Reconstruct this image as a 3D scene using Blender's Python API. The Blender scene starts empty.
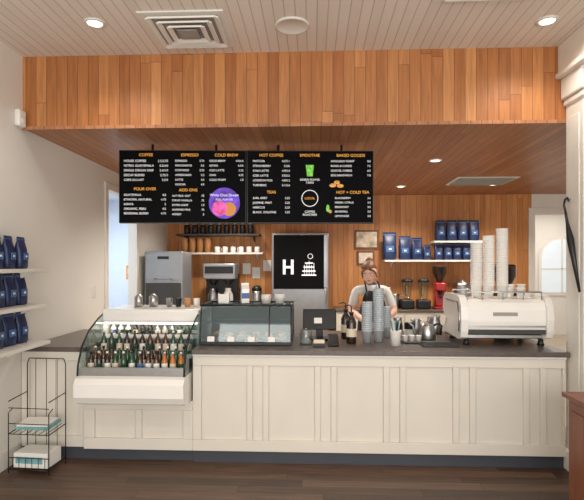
import bpy, bmesh, math, random
from mathutils import Vector, Matrix, Euler
random.seed(7)
S=bpy.context.scene
COL=S.collection
try:
    S.view_settings.view_transform='Standard'
    S.view_settings.look='None'
except Exception: pass

def lin(c):
    return tuple(((v/255)/12.92 if v/255<=0.04045 else (((v/255)+0.055)/1.055)**2.4) for v in c)+(1,)

# ---------------------------------------------------------------- materials
def mat(name,rgb,rough=.5,metal=0,var=.06,scale=6,bump=0,emit=0,trans=0,coat=0,spec=.5):
    m=bpy.data.materials.new(name); m.use_nodes=True
    nt=m.node_tree; b=nt.nodes['Principled BSDF']
    c=lin(rgb)
    b.inputs['Roughness'].default_value=rough
    b.inputs['Metallic'].default_value=metal
    b.inputs['Specular IOR Level'].default_value=spec
    b.inputs['Coat Weight'].default_value=coat
    tc=nt.nodes.new('ShaderNodeTexCoord')
    n=nt.nodes.new('ShaderNodeTexNoise'); n.inputs['Scale'].default_value=scale; n.inputs['Detail'].default_value=4
    nt.links.new(tc.outputs['Object'],n.inputs['Vector'])
    r=nt.nodes.new('ShaderNodeValToRGB')
    r.color_ramp.elements[0].position=.3; r.color_ramp.elements[1].position=.7
    r.color_ramp.elements[0].color=tuple(max(0,v*(1-var)) for v in c[:3])+(1,)
    r.color_ramp.elements[1].color=tuple(min(1,v*(1+var)) for v in c[:3])+(1,)
    nt.links.new(n.outputs['Fac'],r.inputs['Fac'])
    nt.links.new(r.outputs['Color'],b.inputs['Base Color'])
    if bump:
        bp=nt.nodes.new('ShaderNodeBump'); bp.inputs['Strength'].default_value=bump
        nt.links.new(n.outputs['Fac'],bp.inputs['Height']); nt.links.new(bp.outputs['Normal'],b.inputs['Normal'])
    if emit:
        nt.links.new(r.outputs['Color'],b.inputs['Emission Color']); b.inputs['Emission Strength'].default_value=emit
    return m

def glass(name,tint=(235,245,245),gl=.12):
    m=bpy.data.materials.new(name); m.use_nodes=True; nt=m.node_tree; nt.nodes.clear()
    o=nt.nodes.new('ShaderNodeOutputMaterial'); t=nt.nodes.new('ShaderNodeBsdfTransparent'); g=nt.nodes.new('ShaderNodeBsdfGlossy')
    t.inputs['Color'].default_value=lin(tint); g.inputs['Roughness'].default_value=.03
    mx=nt.nodes.new('ShaderNodeMixShader'); 
    lw=nt.nodes.new('ShaderNodeLayerWeight'); lw.inputs['Blend'].default_value=.25
    mp=nt.nodes.new('ShaderNodeMapRange'); mp.inputs['To Min'].default_value=gl*.5; mp.inputs['To Max'].default_value=min(1,gl*4)
    nt.links.new(lw.outputs['Facing'],mp.inputs['Value'])
    nt.links.new(mp.outputs['Result'],mx.inputs['Fac'])
    nt.links.new(t.outputs[0],mx.inputs[1]); nt.links.new(g.outputs[0],mx.inputs[2]); nt.links.new(mx.outputs[0],o.inputs['Surface'])
    return m

def planks(name,across,along,w,L,cols,rough=.5,groove=.05,gdark=.35,grain=.35,bump=.3,off=0):
    """board material; across/along = 0,1,2 object axes"""
    m=bpy.data.materials.new(name); m.use_nodes=True; nt=m.node_tree; N=nt.nodes.new; lk=nt.links.new
    b=nt.nodes['Principled BSDF']; b.inputs['Roughness'].default_value=rough
    tc=N('ShaderNodeTexCoord'); sp=N('ShaderNodeSeparateXYZ'); lk(tc.outputs['Object'],sp.inputs[0])
    def M(op,a,bv=None):
        n=N('ShaderNodeMath'); n.operation=op
        for i,v in enumerate((a,bv)):
            if v is None: continue
            if isinstance(v,(int,float)): n.inputs[i].default_value=v
            else: lk(v,n.inputs[i])
        return n.outputs[0]
    A=M('ADD',sp.outputs[across],50.0+off); Z=sp.outputs[along]
    d=M('DIVIDE',A,w); idx=M('FLOOR',d); fr=M('FRACT',d)
    wn=N('ShaderNodeTexWhiteNoise'); wn.noise_dimensions='1D'; lk(idx,wn.inputs['W'])
    zz=M('DIVIDE',M('ADD',M('ADD',Z,50.0),M('MULTIPLY',wn.outputs['Value'],L)),L); zi=M('FLOOR',zz); zf=M('FRACT',zz)
    cb=N('ShaderNodeCombineXYZ'); lk(idx,cb.inputs[0]); lk(zi,cb.inputs[1])
    w2=N('ShaderNodeTexWhiteNoise'); w2.noise_dimensions='2D'; lk(cb.outputs[0],w2.inputs['Vector'])
    rp=N('ShaderNodeValToRGB'); e=rp.color_ramp.elements
    e[0].color=lin(cols[0]); e[1].color=lin(cols[-1])
    for i,c in enumerate(cols[1:-1]):
        x=e.new((i+1)/(len(cols)-1)); x.color=lin(c)
    lk(w2.outputs['Value'],rp.inputs['Fac'])
    gv=N('ShaderNodeCombineXYZ'); lk(M('MULTIPLY',A,40.0),gv.inputs[0]); lk(M('MULTIPLY',Z,2.5),gv.inputs[1]); lk(M('MULTIPLY',w2.outputs['Value'],37.0),gv.inputs[2])
    gn=N('ShaderNodeTexNoise'); gn.inputs['Scale'].default_value=1.0; gn.inputs['Detail'].default_value=5; gn.inputs['Distortion'].default_value=.8; lk(gv.outputs[0],gn.inputs['Vector'])
    gm=N('ShaderNodeMapRange'); gm.inputs['From Min'].default_value=.3; gm.inputs['From Max'].default_value=.7
    gm.inputs['To Min'].default_value=1-grain; gm.inputs['To Max'].default_value=1+grain*.3; lk(gn.outputs['Fac'],gm.inputs['Value'])
    g1=M('LESS_THAN',fr,groove); g2=M('LESS_THAN',zf,.004/L if L<50 else 0)
    g=M('MAXIMUM',g1,g2)
    gf=M('SUBTRACT',1.0,M('MULTIPLY',g,1-gdark))
    tot=M('MULTIPLY',gm.outputs[0],gf)
    mx=N('ShaderNodeVectorMath'); mx.operation='SCALE'; lk(rp.outputs['Color'],mx.inputs[0]); lk(tot,mx.inputs['Scale'])
    lk(mx.outputs[0],b.inputs['Base Color'])
    bp=N('ShaderNodeBump'); bp.inputs['Strength'].default_value=bump; bp.inputs['Distance'].default_value=.004; lk(M('SUBTRACT',1.0,g),bp.inputs['Height']); lk(bp.outputs['Normal'],b.inputs['Normal'])
    return m

MW=mat('white_wall_paint',(228,224,216),.6,var=.02,scale=2)
MT=mat('white_trim_paint',(228,223,213),.4,var=.02)
MCAB=mat('cream_cabinet_paint',(218,211,199),.4,var=.03,scale=3)
MCEIL=planks('cream_beadboard',0,1,.075,80,[(228,217,204),(234,224,212)],.5,.10,.68,.03,.4)
MFAS=planks('honey_wood_fascia',0,2,.088,1.4,[(160,98,52),(176,112,62),(188,124,72),(204,142,86),(168,104,56),(182,118,66)],.45,.05,.4,.26)
MSOF=planks('brown_wood_soffit',0,1,.085,2.4,[(158,104,68),(174,118,80),(186,130,90),(166,110,72)],.42,.07,.42,.22)
MBW=planks('amber_wood_wall',0,2,.085,4,[(186,118,60),(202,136,76),(214,148,88),(196,126,68)],.5,.06,.5,.24)
MFLOOR=planks('dark_wood_floor',1,0,.11,1.3,[(76,56,43),(96,72,56),(110,85,68),(66,48,37)],.38,.04,.35,.45)
MBOUNCE=mat('beige_bounce_floor_tile',(176,160,142),.5,var=.1,scale=4)  # unseen floor behind the counter, made pale to bounce light onto the soffit
MTOE=mat('slate_toe_kick',(62,66,74),.5)
MTOP=mat('dark_countertop',(92,82,76),.3,var=.15,scale=30)
MBLK=mat('black_plastic',(22,22,24),.4)
MMAT=mat('matte_black_panel',(12,12,13),.7,var=.02,spec=.1)
MSCR=mat('black_screen',(4,4,6),.6,var=.02,spec=.08)
MSS=mat('brushed_stainless',(176,176,176),.3,1,var=.05,scale=20)
MSS2=mat('dull_stainless',(160,162,165),.45,.6,var=.05)
MSS3=mat('fridge_stainless',(150,150,152),.35,.85,var=.05,scale=12)
MWH=mat('white_enamel',(236,233,227),.25,var=.01,coat=.4)
MPAPER=mat('white_paper_cup',(234,230,224),.6,var=.02)
MKRAFT=mat('kraft_paper',(196,140,88),.7)
MBLUE=mat('navy_bag_foil',(26,42,82),.4,var=.2,scale=14,bump=.25)
MLAB=mat('light_blue_label',(70,106,158),.5)
MORN=mat('orange_accent',(226,150,60),.5)
MCREAM=mat('cream_label',(214,200,176),.6)
MGREEN=mat('green_bottle_glass',(36,72,48),.15,coat=.5)
MAMB=mat('amber_bottle_glass',(76,42,22),.15,coat=.5)
MJUICE=mat('orange_juice',(180,108,42),.3)
MRED=mat('red_enamel',(166,30,30),.3,coat=.4)
MBROWN=mat('brown_syrup_bottle',(44,24,18),.2,coat=.4)
MTABLE=planks('walnut_cabinet_wood',1,2,.3,5,[(120,72,50),(134,82,58)],.4,.01,.5,.3)
MFRAME=mat('picture_frame_wood',(112,70,40),.5,var=.2,scale=30)
MART=mat('sepia_print',(206,188,164),.6,var=.45,scale=9)
MGL=glass('clear_glass')
MLED=mat('lamp_diffuser',(255,248,236),.5,emit=5,var=0)
MTEAL=mat('teal_magazine',(120,170,174),.5,var=.3,scale=12)
MGREY=mat('grey_vent_paint',(150,146,140),.5)
MDG=mat('dark_grey_recess',(60,58,56),.6)
MTXT=mat('menu_text_white',(225,225,225),.5,emit=.65,var=0)
MTXO=mat('menu_text_orange',(240,168,60),.5,emit=.55,var=0)
MPUR=mat('menu_photo_purple',(92,52,180),.5,emit=.45,var=.6,scale=14)
MPNK=mat('menu_photo_pink',(220,80,160),.5,emit=.45,var=.5,scale=20)
MMG=mat('menu_photo_green',(110,190,60),.5,emit=.4,var=.4,scale=30)
MMO=mat('menu_photo_food',(222,150,70),.5,emit=.4,var=.6,scale=40)
MHALL=mat('pale_blue_wall',(222,232,244),.6,var=.02)

# ---------------------------------------------------------------- builder
class B:
    def __init__(s,name): s.n=name; s.bm=bmesh.new(); s.ms=[]
    def mi(s,m):
        if m not in s.ms: s.ms.append(m)
        return s.ms.index(m)
    def _fin(s,faces,m,smooth=False):
        i=s.mi(m)
        for f in faces:
            f.material_index=i; f.smooth=smooth
    def box(s,a,b,m,bev=0,rot=None,seg=2):
        a=Vector(a);b=Vector(b); c=(a+b)/2; d=b-a
        M=Matrix.Translation(c)
        if rot: M=M@Euler(rot).to_matrix().to_4x4()
        M=M@Matrix.Diagonal((abs(d.x),abs(d.y),abs(d.z),1))
        r=bmesh.ops.create_cube(s.bm,size=1,matrix=M); vs=r['verts']
        fs=list({f for v in vs for f in v.link_faces})
        s._fin(fs,m)
        if bev:
            es=list({e for v in vs for e in v.link_edges})
            rr=bmesh.ops.bevel(s.bm,geom=es,offset=bev,segments=seg,profile=.5,affect='EDGES')
            i=s.mi(m)
            for f in rr['faces']: f.material_index=i; f.smooth=True
    def rings(s,rs,m,smooth=True,cap=True,closed=False):
        vs=[[s.bm.verts.new(p) for p in r] for r in rs]; n=len(rs[0]); fs=[]
        for a,b in zip(vs[:-1],vs[1:]):
            for i in range(n):
                j=(i+1)%n
                fs.append(s.bm.faces.new((a[i],a[j],b[j],b[i])))
        s._fin(fs,m,smooth)
        if cap:
            c=[s.bm.faces.new(list(reversed(vs[0]))),s.bm.faces.new(vs[-1])]
            s._fin(c,m,False)
    def lathe(s,prof,c,m,seg=20,axis='z',cap=True,smooth=True):
        rs=[]
        for r,z in prof:
            r=max(r,.0004); ring=[]
            for k in range(seg):
                t=2*math.pi*k/seg; x,y=r*math.cos(t),r*math.sin(t)
                p={'z':(x,y,z),'y':(x,z,-y),'x':(z,x,y)}[axis]
                ring.append(Vector(p)+Vector(c))
            rs.append(ring)
        s.rings(rs,m,smooth,cap)
    def tube(s,pts,r,m,seg=8,radii=None):
        pts=[Vector(p) for p in pts]; rs=[]; prev=None
        for i,p in enumerate(pts):
            t=(pts[min(i+1,len(pts)-1)]-pts[max(i-1,0)]).normalized()
            if prev is None:
                u=t.cross(Vector((0,0,1)))
                if u.length<.05: u=t.cross(Vector((1,0,0)))
            else: u=prev-t*prev.dot(t)
            u.normalize(); prev=u; v=t.cross(u)
            rr=radii[i] if radii else r
            rs.append([p+(u*math.cos(2*math.pi*k/seg)+v*math.sin(2*math.pi*k/seg))*rr for k in range(seg)])
        s.rings(rs,m)
    def sph(s,c,r,m,seg=16,rot=None):
        if isinstance(r,(int,float)): r=(r,r,r)
        M=Matrix.Translation(c)
        if rot: M=M@Euler(rot).to_matrix().to_4x4()
        M=M@Matrix.Diagonal((*r,1))
        q=bmesh.ops.create_uvsphere(s.bm,u_segments=seg,v_segments=max(8,seg*2//3),radius=1,matrix=M)
        s._fin({f for v in q['verts'] for f in v.link_faces},m,True)
    def prism(s,poly,x0,x1,m,axis='x',smooth=False):
        f={'x':lambda a,b,t:(t,a,b),'y':lambda a,b,t:(a,t,b),'z':lambda a,b,t:(a,b,t)}[axis]
        s.rings([[Vector(f(a,b,x0)) for a,b in poly],[Vector(f(a,b,x1)) for a,b in poly]],m,smooth)
    def done(s,loc=(0,0,0),rz=0,parent=None,sc=1):
        bmesh.ops.recalc_face_normals(s.bm,faces=s.bm.faces)
        me=bpy.data.meshes.new(s.n); s.bm.to_mesh(me); s.bm.free()
        for m in s.ms: me.materials.append(m)
        return place(s.n,me,loc,rz,parent,sc)
def place(n,me,loc=(0,0,0),rz=0,parent=None,sc=1):
    o=bpy.data.objects.new(n,me); COL.objects.link(o); o.location=loc; o.rotation_euler[2]=rz; o.scale=(sc,sc,sc)
    if parent: o.parent=parent
    return o
def empty(n,loc=(0,0,0),rz=0):
    o=bpy.data.objects.new(n,None); COL.objects.link(o); o.location=loc; o.rotation_euler[2]=rz; o.empty_display_size=.1; return o

XL=-2.42; CZ=3.335; SZ=2.74; YF=3.90; YB=7.90; XR=4.8
# ---------------------------------------------------------------- shell
b=B('floor'); b.box((-4.6,-2,-.1),(XR+2.2,4.87,0),MFLOOR); b.box((-4.6,4.87,-.1),(XR+2.2,12,0),MBOUNCE); b.done()
b=B('ceiling'); b.box((XL-.1,-2,CZ),(XR,YF+.1,CZ+.1),MCEIL); b.done()
b=B('ceiling_soffit'); b.box((XL-.1,YF+.06,SZ),(XR,YB+.1,SZ+.08),MSOF); b.done()
b=B('wall_fascia'); b.box((XL,YF,SZ),(XR,YF+.06,CZ),MFAS); b.box((XL,YF-.012,SZ-.015),(XR,YF-.001,SZ+.012),MSOF); b.done()
b=B('wall_left')
b.box((XL-.1,-2,0),(XL,5.55,CZ),MW); b.box((XL-.1,6.45,0),(XL,YB+.1,SZ),MW); b.box((XL-.1,5.55,2.49),(XL,6.45,SZ),MW); b.done()
b=B('trim_1')
b.box((XL,5.47,0),(XL+.02,5.55,2.57),MT,.004); b.box((XL,6.45,0),(XL+.02,6.53,2.57),MT,.004); b.box((XL,5.55,2.49),(XL+.02,6.45,2.57),MT,.004); b.done()
b=B('wall_hall'); b.box((-4.5,4.3,0),(-4.4,9.6,3),MHALL); b.box((-4.4,9.5,0),(XL-.1,9.6,3),MHALL); b.box((-4.4,4.3,0),(XL-.1,4.4,3),MHALL); b.done()
b=B('ceiling_hall'); b.box((-4.4,4.4,2.9),(XL-.1,9.5,3),MHALL); b.done()
b=B('window_2')
for z in (.9,1.55,2.2): b.box((-4.4,7.3,z-.03),(-4.37,9.3,z+.03),MT)
for y in (7.3,8.3,9.3): b.box((-4.4,y-.03,.9),(-4.37,y+.03,2.2),MT)
b.box((-4.4,7.33,.93),(-4.385,9.27,2.17),mat('window_sky',(215,230,248),.3,emit=1.0,var=.03)); b.done()
b=B('wall_back'); b.box((XL-.1,YB,0),(3.52,YB+.1,SZ),MBW); b.box((3.52,YB,2.42),(XR,YB+.1,SZ),MW); b.done()
b=B('trim_2'); b.box((3.47,YB-.02,0),(3.57,YB,2.42),MT,.004); b.box((3.47,YB-.02,2.42),(XR,YB,2.52),MT,.004); b.done()
b=B('wall_right'); b.box((XR,-2,0),(XR+.1,YB+.1,CZ),MW); b.done()
b=B('wall_far_room'); b.box((2.5,11.3,0),(7,11.4,3),MW); b.box((6.9,8,0),(7,11.3,3),MW); b.done()
b=B('ceiling_far_room'); b.box((2.5,8.0,2.95),(7,11.4,3.05),MW); b.done()
b=B('window_1')
arc=[(math.cos(t)*.45,1.75+math.sin(t)*.45) for t in [math.pi*k/12 for k in range(13)]]
b.prism([(.45+.07,.9)]+[(x*1.15,(z-1.75)*1.15+1.75) for x,z in arc]+[(-.52,.9)],-.03,0,MT,'y')
b.prism([(.45,.97)]+arc+[(-.45,.97)],-.04,-.03,mat('window_daylight',(200,208,214),.3,emit=.5,var=.02),'y')
b.box((-.015,-.055,.97),(.015,-.04,2.2),MT); b.box((-.45,-.055,1.5),(.45,-.04,1.53),MT)
b.done((5.7,11.3,0))
b=B('beam'); b.box((1.94,-2,3.09),(2.4,YF-.001,CZ),MT,.006); b.box((1.92,-2,3.07),(2.42,YF-.002,3.11),MT,.006); b.done()
b=B('column'); b.box((2.0,3.64,0),(2.3,3.895,3.07),MT,.01)
b.box((1.96,3.60,2.90),(2.34,3.897,3.07),MT,.012); b.box((1.98,3.62,2.85),(2.32,3.896,2.90),MT,.012)
b.box((1.97,3.61,0),(2.33,3.896,.16),MT,.01)
b.box((1.992,3.69,.25),(2.0,3.85,2.75),MT,.004); b.done()
b=B('baseboard_left'); b.box((XL,-2,0),(XL+.02,3.83,.14),MT,.004); b.done()

# ---------------------------------------------------------------- ceiling fittings
def can(x,y,z,pw=45,r=.055):
    b=B('recessed_light'); b.lathe([(r*1.3,0),(r*1.35,-.006),(r,-.012),(r*.92,-.002)],(0,0,0),MT,28,cap=False)
    b.lathe([(r*.92,-.004),(r*.9,-.006)],(0,0,0),MLED,28)
    b.done((x,y,z))
    l=bpy.data.lights.new('recessed_lamp','SPOT'); l.energy=pw; l.spot_size=math.radians(140); l.spot_blend=.8; l.shadow_soft_size=.09; l.color=(1,.93,.84)
    o=bpy.data.objects.new('recessed_lamp',l); COL.objects.link(o); o.location=(x,y,z-.05)
can(-1.56,3.37,CZ,30); can(1.66,3.48,CZ,30)
for x,y in ((1.33,5.28),(1.27,7.0),(2.55,6.9)): can(x,y,SZ,110)
for x,y in ((-1.2,5.5),(-1.2,6.9),(0,6.0)): can(x,y,SZ,95)
can(-1.0,1.2,CZ,60); can(1.0,1.2,CZ,60)
b=B('ceiling_speaker'); b.lathe([(.125,0),(.125,-.008),(.112,-.014),(.105,-.008),(.0,-.010)],(0,0,0),MT,36); b.done((-.15,3.47,CZ))
def vent(x,y,z,w,d):
    b=B('ceiling_vent'); b.box((-w/2,-d/2,-.012),(w/2,d/2,0),MT,.003)
    b.box((-w*.42,-d*.42,-.016),(w*.42,d*.42,-.0121),MGREY)
    for k,s in enumerate((.40,.30,.20)):
        z0=-.026-.006*k
        for sx in (-1,1):
            b.box((sx*w*s-.018,-d*s,z0),(sx*w*s+.018,d*s,z0+.012),MT,rot=(0,sx*.4,0)); b.box((-w*s,sx*d*s-.018,z0),(w*s,sx*d*s+.018,z0+.012),MT,rot=(-sx*.4,0,0))
    b.box((-w*.12,-d*.12,-.04),(w*.12,d*.12,-.03),MGREY); b.done((x,y,z))
vent(-.91,3.50,CZ,.60,.54); vent(1.10,2.93,CZ,.62,.5)
b=B('ceiling_vent'); b.box((-.4,-.3,-.01),(.4,.3,0),MT,.003)
for k in range(9): b.box((-.36,-.26+k*.06,-.02),(.36,-.235+k*.06,-.008),MGREY,rot=(.4,0,0))
b.done((2.27,6.6,SZ))

# ---------------------------------------------------------------- counter
def shaker(b,x0,x1,z0,z1,y,wides):
    b.box((x0,y,z0),(x1,y+.03,z1),MCAB)
    t=.022
    b.box((x0,y-t,z1-.075),(x1,y-.0005,z1),MCAB,.003); b.box((x0,y-t,z0),(x1,y-.0005,z0+.09),MCAB,.003)
    cur=x0
    for a,c in wides+[(x1,x1)]:
        if a-cur>.004: b.box((cur,y-t,z0+.0905),(a,y-.0005,z1-.0755),MCAB,.003)
        cur=c
b=B('service_counter')
ws=[]; x=-.90
while x<1.9:
    ws.append((x,x+.37)); 
    if x+.48<1.9: ws.append((x+.415,x+.50))
    x+=.545
ws=[(a,min(c,1.95)) for a,c in ws]
shaker(b,-.97,1.97,.10,.865,3.86,ws)
b.box((-.969,3.892,.101),(1.969,4.9,.884),MCAB)
b.box((-.97,3.865,0),(1.97,4.85,.0995),MTOE)
b.box((-.97,3.815,.8655),(1.97,3.88,.885),MT,.004)
b.box((-.97,3.79,.8855),(1.985,4.95,.925),MTOP,.006)
shaker(b,XL+.005,-1.87,.10,.885,3.90,[(-2.35,-2.20),(-2.13,-1.93)])
b.box((XL+.006,3.932,.101),(-1.871,4.9,.884),MCAB)
b.box((XL+.005,3.86,.8855),(-1.87,4.95,.925),MTOP,.006)
shaker(b,-1.869,-.971,.10,.50,3.86,[(-1.78,-1.44),(-1.39,-1.05)])
b.box((-1.868,3.892,.101),(-.972,4.9,.499),MCAB)
b.box((XL+.005,3.895,0),(-.971,4.85,.099),MTOE)
b.done()

# display fridge
b=B('refrigerated_display_case')
x0,x1=-1.84,-.985
body=[(4.60,.505),(3.70,.505),(3.64,.53),(3.61,.58),(3.61,.68),(3.64,.72),(3.68,.735),(4.60,.735)]
b.prism(body,x0,x1,MWH,'x')
for xa,xb in ((x0,x0+.015),(x1-.015,x1)):
    side=[(3.66,.736),(3.67,.82),(3.73,.95),(3.85,1.06),(4.02,1.14),(4.11,1.17),(4.11,.736)]
    b.prism(side,xa,xb,MGL,'x')
    pts=[((xa+xb)/2,y,z) for y,z in side[:-1]]; b.tube(pts,.008,MBLK,6)
    b.box((xa,4.11,.736),(xb,4.5,1.10),MWH)
b.box((x0,4.50,.7355),(x1,4.60,1.2),MWH)
b.box((x0,4.10,1.10),(x1,4.60,1.215),MWH,.02)
b.box((x0+.02,4.13,1.085),(x1-.02,4.17,1.099),MLED)
b.box((x0+.016,3.675,.7355),(x1-.016,3.70,.80),MSS)
b.box((x0+.016,3.70,.7355),(x1-.016,4.49,.745),MSS2)
b.box((x0+.016,3.95,.84),(x1-.016,4.49,.85),MSS2); b.box((x0+.016,4.17,.97),(x1-.016,4.49,.98),MSS2)
b.box((x0+.016,3.942,.825),(x1-.016,3.949,.86),MWH); b.box((x0+.016,4.162,.955),(x1-.016,4.169,.99),MWH)
CASE=b.done()
b=B('drink_bottles')
def bottle(b,x,y,z,h,r,m,cap,lab):
    b.lathe([(r*.9,0),(r,.01),(r,h*.55),(r*.75,h*.68),(r*.38,h*.8),(r*.34,h*.93)],(x,y,z),m,10)
    b.lathe([(r*.42,h*.92),(r*.42,h),(r*.3,h+.002)],(x,y,z),cap,8)
    b.lathe([(r*1.03,h*.15),(r*1.03,h*.45)],(x,y,z),lab,10,cap=False)
for row,(y,z,h) in enumerate(((3.78,.746,.16),(3.86,.746,.19),(4.02,.851,.19),(4.22,.981,.10))):
    for k in range(12):
        x=x0+.06+k*.0665
        m=[[MBROWN,MGREEN,MAMB,MJUICE],[MGREEN,MAMB,MGREEN,MBROWN],[MAMB,MGREEN,MGREEN,MBROWN],[MBROWN,MSS,MGREEN,MWH]][row][(k//3+row)%4]
        bottle(b,x,y,z,h,.025,m,random.choice([MWH,MBLK,MBLK,MCREAM]),random.choice([MWH,MCREAM,MCREAM,MLAB,MGREEN,MGREEN]))
b.done(parent=CASE)
# pastry case
b=B('pastry_display_case')
X0,X1,Y0,Y1,Z0,Z1=-.955,-.18,4.0,4.5,.926,1.255
b.box((X0,Y0,Z0),(X1,Y1,Z0+.03),MBLK,.004)
b.box((X0,Y0+.06,Z1-.012),(X1,Y1,Z1-.004),MGL)
b.prism([(Y0,Z0+.03),(Y0+.006,Z0+.03),(Y0+.066,Z1),(Y0+.06,Z1)],X0,X1,MGL,'x')
for xx in (X0,X1-.006): b.prism([(Y0+.01,Z0+.03),(Y1,Z0+.03),(Y1,Z1-.02),(Y0+.065,Z1-.02)],xx,xx+.006,MGL,'x')
b.box((X0+.01,Y1-.012,Z0+.03),(X1-.01,Y1-.004,Z1-.02),MDG)
b.tube([(X0,Y0+.06,Z1),(X1,Y0+.06,Z1)],.009,MBLK,6); b.tube([(X0,Y1,Z1),(X1,Y1,Z1)],.009,MBLK,6)
for xx in (X0,X1): b.tube([(xx,Y0+.06,Z1),(xx,Y1,Z1)],.009,MBLK,6)
for xx in (X0+.004,X1-.004,(X0+X1)/2+.2):
    b.tube([(xx,Y0+.005,Z0+.03),(xx,Y0+.063,Z1)],.006,MBLK,6)
for xx in (X0+.004,X1-.004): b.tube([(xx,Y1,Z0),(xx,Y1,Z1)],.008,MBLK,6)
b.box((X0+.02,Y0+.14,1.09),(X1-.02,Y1-.02,1.096),MGL)
for k in range(4): b.box((X0+.07+k*.17,Y0-.012,Z0+.032),(X0+.13+k*.17,Y0-.008,Z0+.075),MPAPER,rot=(-.2,0,0))
b.done()
b=B('pastries')
for k in range(6):
    cx=X0+.10+k*.115; b.box((cx-.05,4.12,.957),(cx+.05,4.36,.966),MSS2,.003)
    for j in range(3): b.sph((cx,4.17+.065*j,.985),(.034,.026,.02),MKRAFT if (k+j)%3 else MFRAME,10)
b.done()
b=B('deli_cup_stack'); 
for k in range(3): b.lathe([(.036,0),(.045,.05),(.048,.053)],(0,0,k*.012),MPAPER,18)
o=b.done((-.42,4.3,1.256)); place('deli_cup_stack',o.data,(-.30,4.35,1.256))
b=B('napkin_holder'); b.box((-.05,-.03,0),(.05,.03,.01),MSS); b.box((-.05,-.03,0),(-.045,.03,.09),MSS); b.box((.045,-.03,0),(.05,.03,.09),MSS); b.box((-.044,-.025,.01),(.044,.025,.08),MPAPER); b.done((-.80,4.3,1.256))
b=B('milk_carton'); b.box((-.035,-.035,0),(.035,.035,.13),MWH,.003); b.prism([(-.035,.13),(.035,.13),(.006,.165),(.006,.18),(-.006,.18),(-.006,.165)],-.034,.034,MWH,'x'); b.box((-.036,-.037,.04),(.036,-.0351,.09),MLAB); b.done((-.62,4.36,1.256),.3)
b=B('sugar_canister'); b.lathe([(.04,0),(.04,.09),(.028,.10),(.018,.112),(.012,.116)],(0,0,0),MSS,18); o=b.done((-1.60,4.35,1.216))
place('sugar_canister',o.data,(-1.48,4.40,1.216))
b=B('tumbler_row')
for k in range(4): b.lathe([(.025,0),(.032,.075),(.033,.077)],(k*.085,0,0),[MSS,MBLK,MKRAFT,MWH][k],14)
b.done((-1.33,4.4,1.216))

# ---------------------------------------------------------------- menu boards
WB,HB=1.185,.68
def text(par,body,x,z,size,m,al='LEFT',sp=1.0):
    c=bpy.data.curves.new('menu_text','FONT'); c.body=body; c.size=size; c.align_x=al; c.align_y='TOP'; c.space_line=sp
    c.materials.append(m); o=bpy.data.objects.new('menu_text',c); COL.objects.link(o); o.parent=par
    o.location=(x,-.034,z); o.rotation_euler=(math.pi/2,0,0); return o
ang=math.radians(3.2)
P0=Vector((-1.805,4.42,0)); dv=Vector((math.cos(ang),math.sin(ang),0))
def board(k):
    e=empty('menu_board',tuple(P0+dv*(WB/2+k*(WB+.004))+Vector((0,0,1.99))),ang)
    b=B('screen'); b.box((-WB/2,-.03,0),(WB/2,.03,HB),MBLK,.004); b.box((-WB/2+.008,-.032,.008),(WB/2-.008,-.0302,HB-.008),MSCR)
    b.box((-.2,.0305,.2),(.2,.06,.5),MBLK); b.tube([(-.3,.045,.5),(-.3,.045,SZ-1.992)],.012,MBLK); b.tube([(.3,.045,.5),(.3,.045,SZ-1.992)],.012,MBLK)
    b.done(parent=e); return e
def bx(px,o): return (px-o)/127*WB-WB/2
def bz(py): return HB-(py-150)/73*HB
def block(e,o,px0,px1,py,title,items,lh=.048,ts=.036):
    if title: text(e,title,(bx(px0,o)+bx(px1,o))/2,bz(py),.038,MTXO,'CENTER')
    z=bz(py)-.06; ts*=.9
    text(e,'\n'.join(i[0] for i in items),bx(px0,o),z,ts,MTXT,'LEFT',lh/ts)
    text(e,'\n'.join(i[1] for i in items),bx(px1,o),z,ts,MTXT,'RIGHT',lh/ts)
E=board(0)
block(E,120,125,169,153,'COFFEE',[('HOUSE COFFEE','2.5/2.75'),('NITRO, GUATEMALA','3.5/4.0'),('SINGLE ORIGIN DRIP','3.4/3.9'),('DECAF BLEND','2.75/3'),('CAFE AU LAIT','3.5/4')],.044,.033)
block(E,120,125,167,187,'POUR OVER',[('GUATEMALA','4.5'),('ETHIOPIA, NATURAL','4.75'),('KENYA','5'),('ORGANIC, PERU','4.5'),('SEASONAL BLEND','4.75')],.043,.031)
block(E,120,176,205,153,'ESPRESSO',[('ESPRESSO','2.75'),('MACCHIATO','3.5'),('CORTADO','3.75'),('AMERICANO','3.2'),('LATTE','4.5'),('MOCHA','4.9')],.044,.029)
block(E,120,173,205,188,'ADD ONS',[('ALT MILK: OAT','.75'),('SYRUP: VANILLA','.75'),('EXTRA SHOT','1.0'),('ALMOND MILK','.75'),('HONEY','.5')],.043,.028)
block(E,120,210,244,153,'COLD BREW',[('COLD BREW','4.0/4.5'),('NITRO','4.5/5'),('ICED LATTE','5.25'),('CHAI','4.75'),('COLD FOAM','1.0')],.044,.029)
def disc(e,x,z,r,m,name,dy=-.034):
    b=B(name); b.lathe([(r,dy),(r,dy-.001)],(0,0,0),m,32,axis='y'); o=b.done((x,0,z),parent=e); return o
cx,cz=bx(225,120),bz(203)
disc(E,cx,cz,.145,MPUR,'promo_photo'); disc(E,cx+.045,cz-.055,.065,MORN,'promo_photo_drink',-.0355); disc(E,cx-.045,cz-.05,.07,MPNK,'promo_photo_fruit',-.0365)
text(E,'White Choc Dream',cx,cz+.09,.033,MTXT,'CENTER').location[1]=-.039
text(E,'FULL FLAVOR',cx,cz+.045,.026,MTXT,'CENTER').location[1]=-.039
E=board(1)
block(E,247,253,290,153,'HOT COFFEE',[('MATCHA','4.5/5.1'),('STRAWBERRY','5.5/6'),('CHAI LATTE','4.9/5.4'),('ICED LATTE','5.0/5.5'),('LONDON FOG','4.8/5.2'),('TURMERIC','5.1/5.6')],.045,.030)
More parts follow.
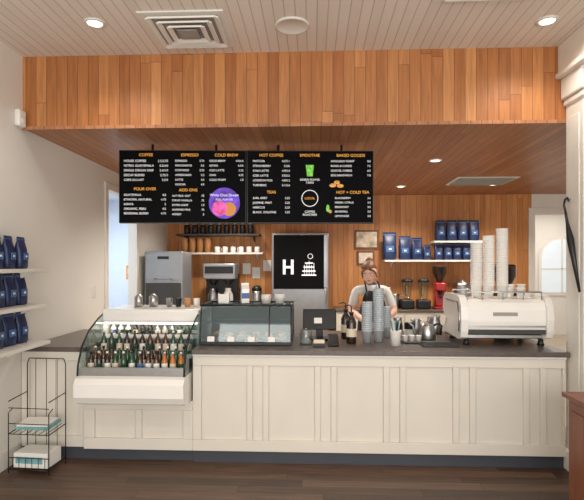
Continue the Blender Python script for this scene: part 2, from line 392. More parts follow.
block(E,247,253,290,190,'TEAS',[('EARL GREY','3.25'),('JASMINE, MINT','3.25'),('HIBISCUS','3.25'),('BLACK, OOLONG','3.25')],.044,.030)
block(E,247,331,371,153,'BAKED GOODS',[('AVOCADO TOAST','8.5'),('BAGEL & CHEESE','7.5'),('QUICHE, CHEESE','6.5'),('EGG SANDWICH','7.0')],.044,.029)
block(E,247,335,371,190,'HOT + COLD TEA',[('BLACKBERRY','3.5'),('GREEN, CITRUS','3.5'),('BREAKFAST','3.5'),('SEASONAL','3.5'),('LEMONADE','3.0')],.042,.028)
text(E,'SMOOTHIE',bx(310,247),bz(153),.038,MTXO,'CENTER')
b=B('promo_smoothie'); b.lathe([(.035,0),(.05,.12),(.052,.125)],(0,0,0),MMG,16); o=b.done((bx(310,247),-.034,bz(176)),parent=E); o.scale=(.75,.02,.85)
text(E,'GREEN POWER\n7.0/8.0',bx(310,247),bz(178),.027,MTXT,'CENTER')
b=B('promo_badge'); b.lathe([(.078,-.034),(.078,-.035)],(0,0,0),MTXT,32,axis='y'); b.lathe([(.072,-.036),(.072,-.0365)],(0,0,0),MSCR,32,axis='y'); b.done((bx(310,247),0,bz(198)),parent=E)
text(E,'LOCAL',bx(310,247),bz(196.5),.030,MTXO,'CENTER').location[1]=-.038
text(E,'COFFEE\nROASTERS',bx(310,247),bz(210),.028,MTXT,'CENTER')
b=B('promo_food'); b.sph((0,0,0),(.032,.001,.018),MMO); b.sph((.04,0,.028),(.028,.001,.018),MMO); b.sph((.07,0,-.005),(.032,.001,.017),MMO); b.done((bx(349,247)-.15,-.035,bz(185)),parent=E)
b=B('promo_fruit'); b.sph((0,0,0),(.016,.001,.034),MMG); b.sph((.022,0,-.03),(.016,.001,.016),MMO); b.done((bx(328,247),-.035,bz(208)),parent=E)

# ---------------------------------------------------------------- coffee bags
def bagmesh():
    b=B('coffee_bag'); rs=[]
    for z,w,d in ((0,.055,.034),(.012,.061,.04),(.06,.063,.043),(.15,.061,.034),(.20,.060,.016),(.225,.060,.006),(.25,.060,.005)):
        ring=[]
        for k in range(16):
            t=2*math.pi*k/16; c,s_=math.cos(t),math.sin(t)
            ring.append(Vector((w*math.copysign(abs(c)**.5,c),d*math.copysign(abs(s_)**.6,s_),z)))
        rs.append(ring)
    b.rings(rs,MBLUE)
    b.prism([(-.034,.07),(.034,.07),(.034,.125),(-.034,.125)],-.0465,-.040,MLAB,'y')
    b.prism([(-.012,.09),(.012,.09),(.012,.105),(-.012,.105)],-.048,-.046,MWH,'y')
    b.box((-.062,-.007,.224),(.062,.006,.234),MLAB,.002)
    bmesh.ops.recalc_face_normals(b.bm,faces=b.bm.faces)
    me=bpy.data.meshes.new('coffee_bag'); b.bm.to_mesh(me); b.bm.free()
    for m in b.ms: me.materials.append(m)
    return me
BAG=bagmesh()
for z in (1.57,1.285,.985):
    b=B('display_shelf'); b.box((XL+.001,2.2,z-.028),(-2.15,3.85,z),MT,.003)
    for y in (2.5,3.7): b.prism([(XL+.001,z-.029),(-2.2,z-.029),(XL+.001,z-.12)],y,y+.02,MT,'y')
    b.done()
    for k in range(8):
        place('coffee_bag',BAG,(-2.315+random.uniform(-.008,.008),3.70-k*.15,z+.001),math.pi/2+random.uniform(-.15,.15))

b=B('motion_sensor'); b.box((.0005,-.05,-.07),(.05,.05,.07),MWH,.015); b.sph((.045,0,-.02),(.012,.03,.03),MPAPER,10); b.done((XL,3.83,2.80))
b=B('light_switch'); b.box((.0005,-.04,-.06),(.008,.04,.06),MWH,.003); b.box((.008,-.012,-.02),(.014,.012,.02),MWH,.002); b.done((XL,5.2,1.3))
b=B('notice_sign'); b.box((0,-.006,-.14),(.40,0,.14),MORN); b.box((.03,-.008,-.03),(.37,-.0061,.08),MWH); b.done((-3.75,9.499,1.45)) 
b=B('slanted_black_object');  # unidentified slanted black thing by the column, given an invented form
b.tube([(0,0,0),(0,-.03,-.10),(0,-.07,-.22),(0,-.20,-.62)],.01,MBLK,10,radii=[.008,.012,.026,.008])
b.tube([(0,0,0),(0,.02,.05),(0,.005,.09),(0,-.03,.10),(0,-.05,.07)],.008,MBLK,8)
b.box((0,-.03,.085),(.03,-.01,.095),MSS)
b.done((1.965,3.83,2.02))

# ---------------------------------------------------------------- magazine rack
b=B('magazine_rack'); r=.004
w,d,h=.33,.22,.84
for sx in (-1,1):
    x=sx*w/2
    b.tube([(x,-d/2,0),(x,-d/2,h*.55),(x,-d/2+.05,h*.58)],r,MBLK,6); b.tube([(x,d/2,0),(x,d/2,h-.04),(x*.9,d/2,h)],r,MBLK,6)
    for z in (.03,.3,.55): b.tube([(x,-d/2,z),(x,d/2,z+.02)],r,MBLK,6)
b.tube([(-w*.45,d/2,h),(w*.45,d/2,h)],r,MBLK,6)
for k in (1,3,5): b.tube([(-w*.42+k*w*.14,d/2,.03),(-w*.42+k*w*.14,d/2,h)],.0025,MBLK,5)
for z in (.03,.12,.3,.38,.5): b.tube([(-w/2,-d/2,z),(w/2,-d/2,z)],r*.8,MBLK,6)
for k in range(6):
    x=-w*.4+k*w*.16; b.tube([(x,-d/2,.3),(x,d/2,.32)],.0025,MBLK,5); b.tube([(x,-d/2,.12),(x,-d/2,.03),(x,d/2,.03)],.0025,MBLK,5)
b.box((-w*.42,-.08,.335),(w*.42,.09,.355),MTEAL,rot=(.1,0,0)); b.box((-w*.40,-.07,.355),(w*.35,.09,.365),MPAPER,rot=(.1,0,.06))
b.box((-.14,-.09,.036),(.14,.09,.15),MPAPER,.004); b.box((-.12,-.092,.07),(.1,-.0901,.12),MTEAL)
b.done((-2.16,3.68,.005),math.radians(-4))

# ---------------------------------------------------------------- foreground cabinet
b=B('wooden_cabinet'); b.box((1.60,1.9,.05),(2.3,3.08,.77),MTABLE,.004); b.box((1.57,1.87,.7705),(2.33,3.11,.80),MTABLE,.006); b.box((1.64,1.94,0),(2.26,3.04,.05),MBLK)
for y in (2.0,2.58): b.box((1.592,y,.12),(1.5995,y+.46,.70),MTABLE,.003)
b.done()

# ---------------------------------------------------------------- back wall: fridge
b=B('commercial_fridge'); b.box((-.62,7.22,.08),(.235,7.86,2.08),MSS3,.01)
b.box((-.60,7.19,.25),(.215,7.219,2.06),MSS3,.008)
b.box((-.59,7.183,1.24),(.165,7.189,2.05),MMAT,.002)
b.tube([(.19,7.19,1.0),(.19,7.15,1.02),(.19,7.15,1.24),(.19,7.19,1.26)],.012,MSS)
for x in (-.56,.17): b.lathe([(.03,0),(.03,.08)],(x,7.35,0),MBLK,10); b.lathe([(.03,0),(.03,.08)],(x,7.75,0),MBLK,10)
for x0_,x1_,z0_,z1_ in ((-.45,-.41,1.46,1.68),(-.33,-.29,1.46,1.68),(-.41,-.33,1.55,1.585)): b.box((x0_,7.178,z0_),(x1_,7.182,z1_),MTXT)
# line drawing of a cup and cityscape beside the letter
for k,(x,z,l) in enumerate(((-.16,1.50,.2),(-.14,1.56,.16),(-.12,1.62,.12),(-.17,1.44,.22))): b.box((x,7.178,z),(x+l,7.182,z+.018),MTXT)
for k in range(5): b.box((-.13+k*.035,7.178,1.44),(-.122+k*.035,7.182,1.60+.03*(k%3)),MTXT)
b.lathe([(.04,0),(.04,.004)],(-.04,7.177,1.73),MTXT,20,axis='y'); b.lathe([(.032,-.001),(.032,.001)],(-.04,7.176,1.73),MMAT,20,axis='y')
b.done()
def frame(x0,x1,z0,z1,m,am):
    b=B('picture_frame'); b.box((x0,YB-.025,z0),(x1,YB-.001,z1),m,.004); b.box((x0+.03,YB-.028,z0+.03),(x1-.03,YB-.0255,z1-.03),am); b.done()
frame(.68,1.07,1.86,2.17,MFRAME,MART); frame(.72,1.0,1.60,1.83,MFRAME,mat('certificate_paper',(220,206,186),.6,var=.15,scale=20))
b=B('wall_notice_paper')
for x,z in ((-1.0,1.38),(-1.16,1.45),(-.82,1.5)): b.box((x,YB-.004,z),(x+.13,YB-.001,z+.18),MPAPER)
b.done()

def backcounter(x0,x1,y0,y1):
    b=B('back_counter'); b.box((x0,y0+.02,.1),(x1,y1,.889),MCAB); b.box((x0,y0+.06,0),(x1,y1,.0995),MTOE); b.box((x0-.0,y0,.89),(x1,y1,.93),MTOP,.005)
    n=max(1,int((x1-x0)/.5)); w=(x1-x0)/n
    for k in range(n): b.box((x0+k*w+.02,y0+.005,.14),(x0+(k+1)*w-.02,y0+.0195,.86),MCAB,.004); b.tube([(x0+k*w+.08,y0-.01,.75),(x0+k*w+.2,y0-.01,.75)],.006,MSS,6)
    b.done()
backcounter(XL+.005,-.75,7.2,YB-.005); backcounter(.35,3.4,7.2,YB-.005)
b=B('back_counter'); b.box((XL+.005,6.56,.1),(-1.75,7.19,.889),MCAB); b.box((XL+.005,6.58,0),(-1.8,7.19,.0995),MTOE); b.box((XL+.005,6.54,.89),(-1.7,7.19,.93),MTOP,.005); b.done()
def shelf(x0,x1,z,m=MT,d=.3):
    b=B('display_shelf'); b.box((x0,YB-d,z-.03),(x1,YB-.001,z),m,.003)
    for x in (x0+.12,x1-.12): b.prism([(YB-.001,z-.031),(YB-d+.06,z-.031),(YB-.001,z-.12)],x,x+.02,m,'x')
    b.done()
shelf(-2.2,-.85,2.10,MDG); shelf(-2.25,-.80,1.80); shelf(1.13,2.66,1.68); shelf(1.9,2.66,1.98)
for x,s in ((1.22,1.75),(1.46,1.5),(1.65,1.4),(1.81,.95)): place('coffee_bag',BAG,(x,7.72,1.682),random.uniform(-.1,.1),sc=s)
for k in range(5): place('coffee_bag',BAG,(1.99+k*.145,7.71,1.682),random.uniform(-.1,.1),sc=1.05); 
for k in range(4): place('coffee_bag',BAG,(2.02+k*.175,7.72,1.982),random.uniform(-.1,.1),sc=1.3)
b=B('storage_jar'); b.lathe([(.04,0),(.05,.01),(.05,.13),(.035,.15)],(0,0,0),MBLK,16); b.lathe([(.04,.15),(.04,.18),(.01,.185)],(0,0,0),MSS,16); o=b.done((-2.05,7.75,2.101)); 
for k in range(1,9): place('storage_jar',o.data,(-2.05+k*.13,7.75,2.101))
b=B('kraft_cup_stack')
for k in range(8): b.lathe([(.04,0),(.052,.11),(.055,.114)],(0,0,k*.017),MKRAFT,16)
o=b.done((-2.08,7.72,1.801))
for k in range(1,4): place('kraft_cup_stack',o.data,(-2.08+k*.125,7.72,1.801))
b=B('coffee_mug'); b.lathe([(.035,0),(.042,.005),(.042,.095),(.038,.095),(.036,.01)],(0,0,0),MWH,18,cap=False); b.lathe([(.035,0),(.036,.01)],(0,0,0),MWH,18); b.tube([(.04,0,.08),(.065,0,.075),(.07,0,.045),(.06,0,.02),(.04,0,.018)],.006,MWH,6)
o=b.done((-1.55,7.72,1.801)); MUG=o.data
for k in range(1,6): place('coffee_mug',MUG,(-1.55+k*.13,7.72,1.801),random.uniform(0,3))

b=B('ice_machine'); b.box((-.27,-.25,.04),(.27,.25,.86),MSS2,.015); b.box((-.25,-.262,.46),(.25,-.2505,.83),MSS2,.006); b.box((-.25,-.262,.08),(.25,-.2505,.42),MDG,.006)
b.box((-.08,-.268,.75),(.08,-.2625,.79),MBLK); b.tube([(-.12,-.27,.47),(-.12,-.29,.48),(.12,-.29,.48),(.12,-.27,.47)],.008,MSS,6)
for x in (-.22,.22):
    for y in (-.2,.2): b.lathe([(.02,0),(.025,.04)],(x,y,0),MBLK,8)
b.done((-2.08,6.85,.931))
b=B('coffee_brewer'); b.box((-.23,-.2,0),(.23,.2,.06),MSS,.01); b.box((-.23,.02,.06),(.23,.2,.5),MBLK,.01); b.box((-.23,-.2,.42),(.23,.2,.64),MSS2,.015); b.box((-.20,-.206,.5),(.20,-.2005,.6),MBLK)
for x in (-.11,.11):
    b.lathe([(.03,.34),(.06,.40),(.065,.42)],(x,-.09,0),MBLK,14); b.lathe([(.06,.06),(.075,.1),(.07,.2),(.04,.26),(.042,.29)],(x,-.09,0),MSS if x<0 else MPAPER,16); b.tube([(x+.06,-.09,.25),(x+.1,-.11,.22),(x+.1,-.11,.14),(x+.07,-.1,.11)],.007,MBLK,6)
b.done((-1.42,7.42,.931),sc=1.08)
b=B('thermal_airpot'); b.lathe([(.075,0),(.08,.02),(.08,.24),(.07,.27)],(0,0,0),MSS,20); b.lathe([(.072,.27),(.075,.31),(.05,.34),(.03,.35)],(0,0,0),MBLK,20); b.tube([(0,-.07,.29),(0,-.11,.29),(0,-.12,.26)],.012,MBLK,8)
o=b.done((-1.07,7.45,.931)); place('thermal_airpot',o.data,(-.87,7.42,.931),.2)
def grinder(loc,m,s=1):
    b=B('coffee_grinder'); b.box((-.09,-.12,0),(.09,.12,.03),m,.008); b.box((-.07,-.02,.03),(.07,.11,.34),m,.02); b.box((-.075,-.11,.26),(.075,.1,.38),m,.02)
    b.lathe([(.04,.38),(.05,.42),(.10,.52),(.10,.60),(.105,.61),(.09,.63)],(0,0,0),MBROWN,18); b.lathe([(.02,.20),(.03,.26)],(0,-.07,0),MBLK,10); b.tube([(0,-.05,.17),(0,-.118,.165)],.014,MBLK,8)
    b.done(loc,sc=s)
grinder((1.95,7.5,.931),MRED,1.05)
b=B('blender'); b.box((-.09,-.09,0),(.09,.09,.13),MBLK,.02); b.lathe([(.045,.13),(.05,.15),(.075,.36),(.077,.37)],(0,0,0),MGL,16); b.lathe([(.078,.37),(.078,.40),(.03,.42)],(0,0,0),MBLK,16); b.tube([(.07,0,.33),(.12,0,.32),(.12,0,.2),(.06,0,.18)],.01,MBLK,6)
o=b.done((1.68,7.40,.931),math.pi/2,sc=1.1)
place('blender',o.data,(1.44,7.42,.931),math.pi/2,sc=1.1)

# ---------------------------------------------------------------- counter-top items (front)
CT=.9255
def cupstack(name,loc,n,m,r0=.033,r1=.045,h=.10,st=.02,seg=20):
    b=B(name)
    for k in range(n): b.lathe([(r0,0),(r1,h),(r1+.004,h+.002),(r1+.004,h+.007),(r1-.002,h+.008)],(0,0,k*st),m,seg)
    return b.done(loc)
MCLR=mat('clear_plastic_cups',(196,204,208),.15,.3,coat=.5)
b=B('pos_terminal'); b.box((-.10,-.08,0),(.10,.10,.02),MBLK,.008); b.box((-.03,.01,.02),(.03,.05,.14),MBLK,.006)
b.box((-.15,-.02,.09),(.15,.0,.28),MBLK,.008,rot=(-.35,0,0)); b.box((-.135,.004,.105),(.135,.008,.265),mat('pos_screen',(60,84,110),.2,emit=.6,var=.5,scale=30),rot=(-.35,0,0)); b.box((-.05,-.06,.15),(.02,-.035,.20),MPAPER,rot=(-.35,0,0)); b.done((.06,4.35,CT))
b=B('card_reader'); b.box((-.045,-.08,.03),(.045,.08,.055),MBLK,.008,rot=(.5,0,0)); b.box((-.035,.0,.052),(.035,.06,.07),MTEAL,rot=(.5,0,0)); b.box((-.04,.0,0),(.04,.07,.03),MBLK,.005)
b.done((.17,4.05,CT))
b=B('tip_jar'); b.lathe([(.045,0),(.052,.01),(.052,.10),(.044,.12),(.046,.13)],(0,0,0),MGL,20,cap=False); b.lathe([(.048,.004),(.048,.03),(.02,.05)],(0,0,0),MGREY,16); b.done((-.06,4.1,CT))
b=B('business_card_holder'); b.box((-.05,-.03,0),(.05,.03,.01),MBLK,.002); b.box((-.05,-.03,.01),(.05,-.025,.03),MBLK); b.box((-.045,-.02,.011),(.045,.02,.055),MCREAM,rot=(-.25,0,0)); b.done((.05,3.98,CT))
b=B('syrup_pump_bottle'); b.lathe([(.04,0),(.043,.01),(.043,.18),(.03,.215),(.016,.235),(.016,.25)],(0,0,0),MBROWN,18); b.lathe([(.02,.25),(.02,.27)],(0,0,0),MBLK,12); b.tube([(0,0,.27),(0,0,.32),(-.02,0,.33),(-.06,0,.32)],.006,MBLK,6); b.lathe([(.044,.06),(.044,.13)],(0,0,0),MCREAM,18,cap=False)
o=b.done((.33,4.15,CT)); place('syrup_pump_bottle',o.data,(.30,4.42,CT),-.4)
cupstack('plastic_cup_stack',(.47,4.2,CT),14,MCLR,.034,.046,.10,.019)
cupstack('plastic_cup_stack',(.575,4.25,CT),20,MCLR,.034,.046,.10,.019)
cupstack('plastic_cup_stack',(.68,4.5,CT),10,MCLR,.034,.046,.10,.02)
b=B('straw_cup'); b.lathe([(.036,0),(.046,.12),(.049,.125),(.044,.125)],(0,0,0),MPAPER,20)
for k in range(9):
    a=k*.7; b.tube([(.02*math.cos(a),.02*math.sin(a),.1),(.038*math.cos(a),.038*math.sin(a),.21)],.004,[MPAPER,MBLK,MTEAL][k%3],6)
b.done((.69,4.05,CT))
b=B('lid_stack')
for k in range(12): b.lathe([(.046,0),(.046,.006),(.038,.010)],(0,0,k*.0105),MPAPER if k<6 else MBLK,18)
o=b.done((.80,4.62,CT)); place('lid_stack',o.data,(.92,4.64,CT))
b=B('milk_pitcher'); b.lathe([(.045,0),(.05,.01),(.05,.06),(.038,.12),(.042,.14),(.039,.14)],(0,0,0),MSS,20); b.tube([(.042,0,.125),(.08,0,.12),(.085,0,.07),(.05,0,.04)],.006,MSS,6); b.box((-.055,-.012,.12),(-.035,.012,.142),MSS,.003)
o=b.done((1.02,4.80,CT)); PIT=o.data
place('milk_pitcher',PIT,(.84,4.82,CT),1,sc=1.1); place('milk_pitcher',PIT,(1.2,4.80,CT),2,sc=1.25); place('milk_pitcher',PIT,(1.36,4.82,CT),1.4,sc=1.1)
b=B('gooseneck_kettle'); b.lathe([(.075,0),(.08,.01),(.06,.12),(.05,.135),(.012,.145),(.012,.165)],(0,0,0),MSS,20); b.tube([(-.07,0,.04),(-.12,0,.06),(-.13,0,.12),(-.17,0,.15)],.009,MSS,8); b.tube([(.055,0,.12),(.1,0,.15),(.13,0,.12),(.12,0,.04)],.01,MBLK,8); b.done((1.04,4.42,CT))
b=B('sample_tray'); b.box((-.09,-.07,0),(.09,.07,.012),MBLK,.004)
for k in range(3): b.lathe([(.019,.0121),(.024,.06),(.026,.062)],(-.06+.06*k,0,0),MPAPER,14)
b.done((.86,4.22,CT),.1)
b=B('bar_mat'); b.box((-.15,-.10,0),(.15,.10,.008),MBLK,.003)
for k in range(7): b.box((-.14,-.09+k*.028,.0081),(.14,-.08+k*.028,.013),MBLK)
b.done((1.05,4.08,CT))

place('milk_pitcher',PIT,(1.27,7.5,.931),0,sc=1.6)
b=B('hot_water_boiler'); b.lathe([(.12,.0305),(.12,.04),(.13,.05),(.13,.36),(.11,.40),(.03,.42),(.03,.44)],(0,0,0),MSS,24); b.box((-.03,-.17,.10),(.03,-.12,.14),MBLK,.005); b.box((-.12,-.12,0),(.12,.12,.03),MBLK,.01); b.done((2.3,7.5,.931))
cupstack('paper_cup_stack',(1.12,7.4,.931),9,MPAPER,.04,.055,.12,.025)
cupstack('paper_cup_stack',(.98,7.45,.931),6,MPAPER,.04,.055,.12,.025)
b=B('dish_rack'); 
for k in range(7): b.tube([(-.2+k*.066,-.15,.02),(-.2+k*.066,-.15,.12),(-.2+k*.066,.15,.12),(-.2+k*.066,.15,.02)],.004,MSS,5)
for y in (-.15,.15):
    for z in (.02,.12): b.tube([(-.2,y,z),(.2,y,z)],.005,MSS,5)
for x in (-.2,.2):
    for y in (-.15,.15): b.tube([(x,y,0),(x,y,.03)],.006,MSS,5)
for k in range(5): b.lathe([(.09,0),(.095,.01),(.02,.014)],(-.13+k*.066,0,.12),MWH,18,axis='x')
b.done((2.75,7.5,.931))

# ---------------------------------------------------------------- espresso machine (seen from behind)
b=B('espresso_machine')
prof=[(-.24,.10),(-.26,.13),(-.27,.20),(-.27,.30),(-.25,.36),(-.21,.385),(.20,.385),(.24,.36),(.25,.30),(.22,.26),(.05,.24),(.02,.14),(.24,.12),(.24,.09),(-.20,.09)]
b.prism(prof,-.31,.33,MWH,'x')
for sx,xa,xb in ((-1,-.37,-.3105),(1,.3305,.385)):
    side=[(-.27,.07),(-.29,.12),(-.30,.22),(-.29,.33),(-.24,.40),(-.18,.42),(.18,.42),(.25,.38),(.27,.28),(.22,.22),(.12,.18),(.16,.13),(.26,.11),(.26,.06),(-.22,.05)]
    b.prism(side,xa,xb,MWH,'x')
    b.tube([(xa if sx<0 else xb,-.24,.12),(xa if sx<0 else xb,-.255,.24),(xa if sx<0 else xb,-.2,.36),(xa if sx<0 else xb,.15,.36)],.01,MSS,6)
b.box((-.31,-.275,.155),(.33,-.268,.170),MSS); b.box((-.10,-.276,.25),(.10,-.27,.28),MGREY)
b.box((-.31,-.272,.10),(.33,-.262,.135),MDG)
b.box((-.31,-.2,.05),(.33,.24,.085),MSS,.006)
for x in (-.3,.32):
    for y in (-.2,.2): b.lathe([(.03,0),(.022,.02),(.02,.055)],(x,y,0),MBLK,12)
b.tube([(-.30,-.22,.38),(-.30,-.22,.445),(.32,-.22,.445),(.32,-.22,.38)],.007,MSS,8); b.tube([(-.30,.2,.38),(-.30,.2,.445),(.32,.2,.445),(.32,.2,.38)],.007,MSS,8)
for x in (-.17,.0,.17): b.tube([(x,-.22,.38),(x,-.22,.445)],.005,MSS,6)
for x in (-.15,.17):
    b.lathe([(.035,.19),(.035,.24)],(x,.14,0),MSS,16); b.tube([(x,.17,.2),(x,.26,.19)],.012,MBLK,8)
b.tube([(-.28,.22,.30),(-.29,.26,.25),(-.29,.26,.15)],.006,MSS,6); b.tube([(.30,.22,.30),(.31,.26,.25),(.31,.26,.15)],.006,MSS,6)
b.done((1.60,4.34,CT))
ET=CT+.386
cupstack('paper_cup_stack',(1.445,4.32,ET),19,MPAPER,.036,.048,.11,.0205)
cupstack('paper_cup_stack',(1.56,4.34,ET),22,MPAPER,.036,.048,.11,.0205)
cupstack('paper_cup_stack',(1.67,4.32,ET),25,MPAPER,.036,.048,.11,.0205)
cupstack('espresso_cup_stack',(1.765,4.38,ET),3,MWH,.022,.036,.05,.03)
cupstack('espresso_cup_stack',(1.80,4.25,ET),2,MWH,.022,.036,.05,.03)
cupstack('espresso_cup_stack',(1.86,4.38,ET),3,MWH,.022,.036,.05,.03)
grinder((1.88,4.81,CT),MBLK,1.08)

# ---------------------------------------------------------------- barista
SKIN=mat('skin',(224,176,152),.5,var=.03); HAIR=mat('dark_blond_hair',(112,74,46),.5,var=.3,scale=40); SHIRT=mat('grey_white_shirt',(210,207,202),.8,var=.06,scale=20,bump=.1)
APR=mat('black_apron_cloth',(30,30,34),.8,var=.1); PANTS=mat('dark_denim',(38,42,56),.8); LIP=mat('lips',(178,92,88),.5)
EYEW=mat('eye_white',(235,232,228),.3); EYEB=mat('eye_iris',(52,38,30),.2)
def skin(name,V,Eg,R,root,sub,matfn,mats,parent):
    me=bpy.data.meshes.new(name); me.from_pydata([Vector(v) for v in V],Eg,[])
    o=bpy.data.objects.new(name,me); COL.objects.link(o)
    m=o.modifiers.new('s','SKIN'); m.use_smooth_shade=True; m.branch_smoothing=.6
    sv=me.skin_vertices[0].data
    for i,r in enumerate(R):
        sv[i].radius=(r,r) if isinstance(r,(int,float)) else r
        sv[i].use_root=(i==root)
    s=o.modifiers.new('d','SUBSURF'); s.levels=sub; s.render_levels=sub
    dg=bpy.context.evaluated_depsgraph_get(); dg.update()
    ev=bpy.data.meshes.new_from_object(o.evaluated_get(dg))
    bpy.data.objects.remove(o); ev.name=name
    ev.materials.clear()
    for x in mats: ev.materials.append(x)
    for p in ev.polygons: p.material_index=matfn(p.center,p.normal); p.use_smooth=True
    n=bpy.data.objects.new(name,ev); COL.objects.link(n); n.parent=parent; return n
BX,BY=.665,5.40
bar=empty('barista',(BX,BY,0))
V=[(0.04,.06,.95),(0.03,.04,1.08),(0.0,-.02,1.22),(-.02,-.06,1.33),(-.035,-.10,1.40),(-.04,-.13,1.46),
   (-.19,-.06,1.325),(-.25,-.12,1.10),(-.15,-.33,1.03),(-.13,-.42,1.015),
   (.15,-.04,1.32),(.225,-.12,1.09),(.09,-.34,1.04),(.06,-.42,1.025),
   (-.06,.06,.88),(-.08,.05,.48),(-.09,.07,.09),(-.09,-.07,.04),
   (.14,.06,.88),(.15,.05,.48),(.15,.07,.09),(.15,-.07,.04)]
Eg=[(0,1),(1,2),(2,3),(3,4),(4,5),(3,6),(6,7),(7,8),(8,9),(3,10),(10,11),(11,12),(12,13),(0,14),(14,15),(15,16),(16,17),(0,18),(18,19),(19,20),(20,21)]
R=[(.15,.11),(.13,.10),(.14,.105),(.12,.09),(.052,.052),(.05,.05),.058,.043,.032,.026,.058,.043,.032,.026,.085,.058,.04,.035,.085,.058,.04,.035]
def mf(c,n):
    if c.z<.12: return 3
    if c.z<.94: return 2
    if c.z>1.395 : return 0
    if (c.x<-.17 or c.x>.15 or c.y<-.20):
        return 1 if (c.z>1.16 and c.y>-.2) else 0
    return 1
skin('body',V,Eg,R,0,2,mf,[SKIN,SHIRT,PANTS,MBLK],bar)
b=B('apron')
def aprow(z,hw,yc,dep):
    return [Vector((.0+.02*(1.2-z)+hw*math.sin(t),yc-dep*math.cos(t),z)) for t in [(-1.25+2.5*k/10) for k in range(11)]]
rows=[aprow(.60,.19,.05,.17),aprow(.85,.19,.05,.18),aprow(1.0,.175,.04,.165),aprow(1.12,.155,.0,.165),aprow(1.24,.12,-.04,.16),aprow(1.32,.085,-.07,.135)]
vs=[[b.bm.verts.new(p) for p in r] for r in rows]; fs=[]
for a,c in zip(vs[:-1],vs[1:]):
    for i in range(10): fs.append(b.bm.faces.new((a[i],a[i+1],c[i+1],c[i])))
b._fin(fs,APR,True)
b.tube([(-.085,-.17,1.32),(-.10,-.12,1.42),(-.05,-.02,1.43),(.03,-.02,1.43),(.05,-.12,1.41),(.06,-.18,1.32)],.010,APR,6)
o=b.done(parent=bar); s=o.modifiers.new('t','SOLIDIFY'); s.thickness=.008
def hand(name,w,dirv,side,parent):
    w=Vector(w); f=Vector(dirv).normalized(); up=Vector((0,0,1)); s_=f.cross(up).normalized()*side
    dn=Vector((0,0,-1))
    V=[w,w+f*.035,w+f*.07]; E=[(0,1),(1,2)]; R=[(.022,.018),(.034,.016),(.036,.014)]
    for k,(l,a) in enumerate(((.068,-.030),(.076,-.010),(.070,.011),(.055,.030))):
        base=w+f*.078+s_*a; i=len(V)
        V+= [base,base+f*l*.42+dn*.008,base+f*l*.70+dn*.028,base+f*l*.80+dn*.050]
        E+= [(2,i),(i,i+1),(i+1,i+2),(i+2,i+3)]; R+=[.010,.009,.0085,.0075]
    i=len(V); V+=[w+f*.035-s_*.034+dn*.004,w+f*.06-s_*.052+dn*.014,w+f*.082-s_*.056+dn*.022]; E+=[(1,i),(i,i+1),(i+1,i+2)]; R+=[.013,.010,.008]
    skin(name,V,E,R,0,1,lambda c,n:0,[SKIN],parent)
hand('hand_left',(-.13,-.41,1.016),(.45,-.85,-.22),1,bar)
hand('hand_right',(.06,-.41,1.026),(-.45,-.85,-.22),-1,bar)
he=bpy.data.objects.new('head',None); COL.objects.link(he); he.parent=bar; he.location=(-.055,-.15,1.525); he.rotation_euler=(math.radians(24),math.radians(-6),math.radians(-18)); he.empty_display_size=.05
b=B('face'); rs=[]
secs=[(-.112,.022,-.070,-.02),(-.105,.036,-.085,.0),(-.085,.050,-.091,.035),(-.06,.060,-.090,.065),(-.03,.067,-.090,.085),(0,.072,-.088,.095),(.03,.074,-.090,.10),(.06,.071,-.084,.098),(.085,.060,-.066,.083),(.105,.040,-.038,.055),(.115,.012,-.01,.02)]
for z,w,fy,by in secs:
    ring=[]
    for k in range(24):
        t=2*math.pi*k/24; c,s_=math.cos(t),math.sin(t); cy=(fy+by)/2; hy=(by-fy)/2
        ring.append(Vector((w*math.copysign(abs(c)**.85,c),cy+hy*s_,z)))
    rs.append(ring)
b.rings(rs,SKIN)
b.tube([(0,-.088,.012),(0,-.098,-.006),(0,-.110,-.028),(0,-.094,-.036)],.01,SKIN,8,radii=[.006,.008,.012,.008])
for sx in (-1,1):
    b.sph((sx*.030,-.080,.002),(.014,.011,.008),EYEW,12); b.sph((sx*.030,-.0885,.001),(.006,.004,.006),EYEB,10)
    b.tube([(sx*.014,-.092,.021),(sx*.03,-.094,.026),(sx*.046,-.084,.021)],.003,HAIR,6)
    b.sph((sx*.074,.012,-.008),(.008,.018,.030),SKIN,12)
b.sph((0,-.090,-.062),(.023,.007,.0045),LIP,12); b.sph((0,-.089,-.069),(.018,.007,.005),LIP,12)
b.done(parent=he)
b=B('hair'); rs=[]
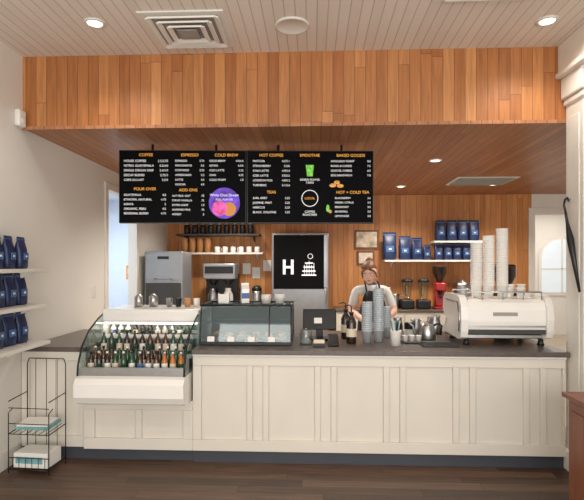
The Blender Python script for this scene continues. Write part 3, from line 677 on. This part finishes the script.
for z,w,fy,by in [(-.085,.052,.035,.085),(-.04,.073,.018,.106),(0,.079,-.008,.112),(.03,.080,-.040,.114),(.055,.078,-.080,.112),(.072,.075,-.090,.106),(.095,.064,-.072,.093),(.112,.045,-.042,.064),(.122,.014,-.01,.025)]:
    rs.append([Vector((w*math.cos(2*math.pi*k/24),(fy+by)/2+(by-fy)/2*math.sin(2*math.pi*k/24),z)) for k in range(24)])
b.rings(rs,HAIR); b.sph((0,.125,.08),(.042,.036,.040),HAIR,14)
for sx in (-1,1): b.tube([(sx*.025,-.088,.068),(sx*.058,-.072,.045),(sx*.074,-.035,.0),(sx*.077,-.02,-.06)],.008,HAIR,6,radii=[.012,.012,.010,.005])
b.done(parent=he)
b=B('takeaway_cup'); b.lathe([(.032,0),(.043,.10),(.046,.105)],(0,0,0),MPAPER,20,cap=True); b.lathe([(.047,.105),(.045,.115),(.03,.12)],(0,0,0),MBLK,18); b.done((.63,4.80,CT))

# ---------------------------------------------------------------- lights
def area(n,loc,rot,sx,sy,p,col=(1,1,1)):
    l=bpy.data.lights.new(n,'AREA'); l.shape='RECTANGLE'; l.size=sx; l.size_y=sy; l.energy=p; l.color=col
    o=bpy.data.objects.new(n,l); COL.objects.link(o); o.location=loc; o.rotation_euler=rot
area('storefront_window_light',(0.5,-1.9,1.5),(math.radians(96),0,0),5,2.6,185,(1,.975,.94))
area('hall_daylight',(-3.5,6.9,2.8),(0,0,0),1.4,3,75,(.86,.93,1))
area('far_room_daylight',(5.0,9.8,2.85),(0,0,0),2,2,45,(1,.96,.9))
w=bpy.data.worlds.new('world'); S.world=w; w.use_nodes=True; w.node_tree.nodes['Background'].inputs[0].default_value=(1,.97,.935,1); w.node_tree.nodes['Background'].inputs[1].default_value=1.0

# ---------------------------------------------------------------- camera
c=bpy.data.cameras.new('camera'); c.sensor_width=36; c.lens=36*480/584; c.shift_y=15/584; c.clip_start=.05
o=bpy.data.objects.new('camera',c); COL.objects.link(o); o.location=(0,0,1.6); o.rotation_euler=(math.radians(90),0,math.radians(2.5)); S.camera=o
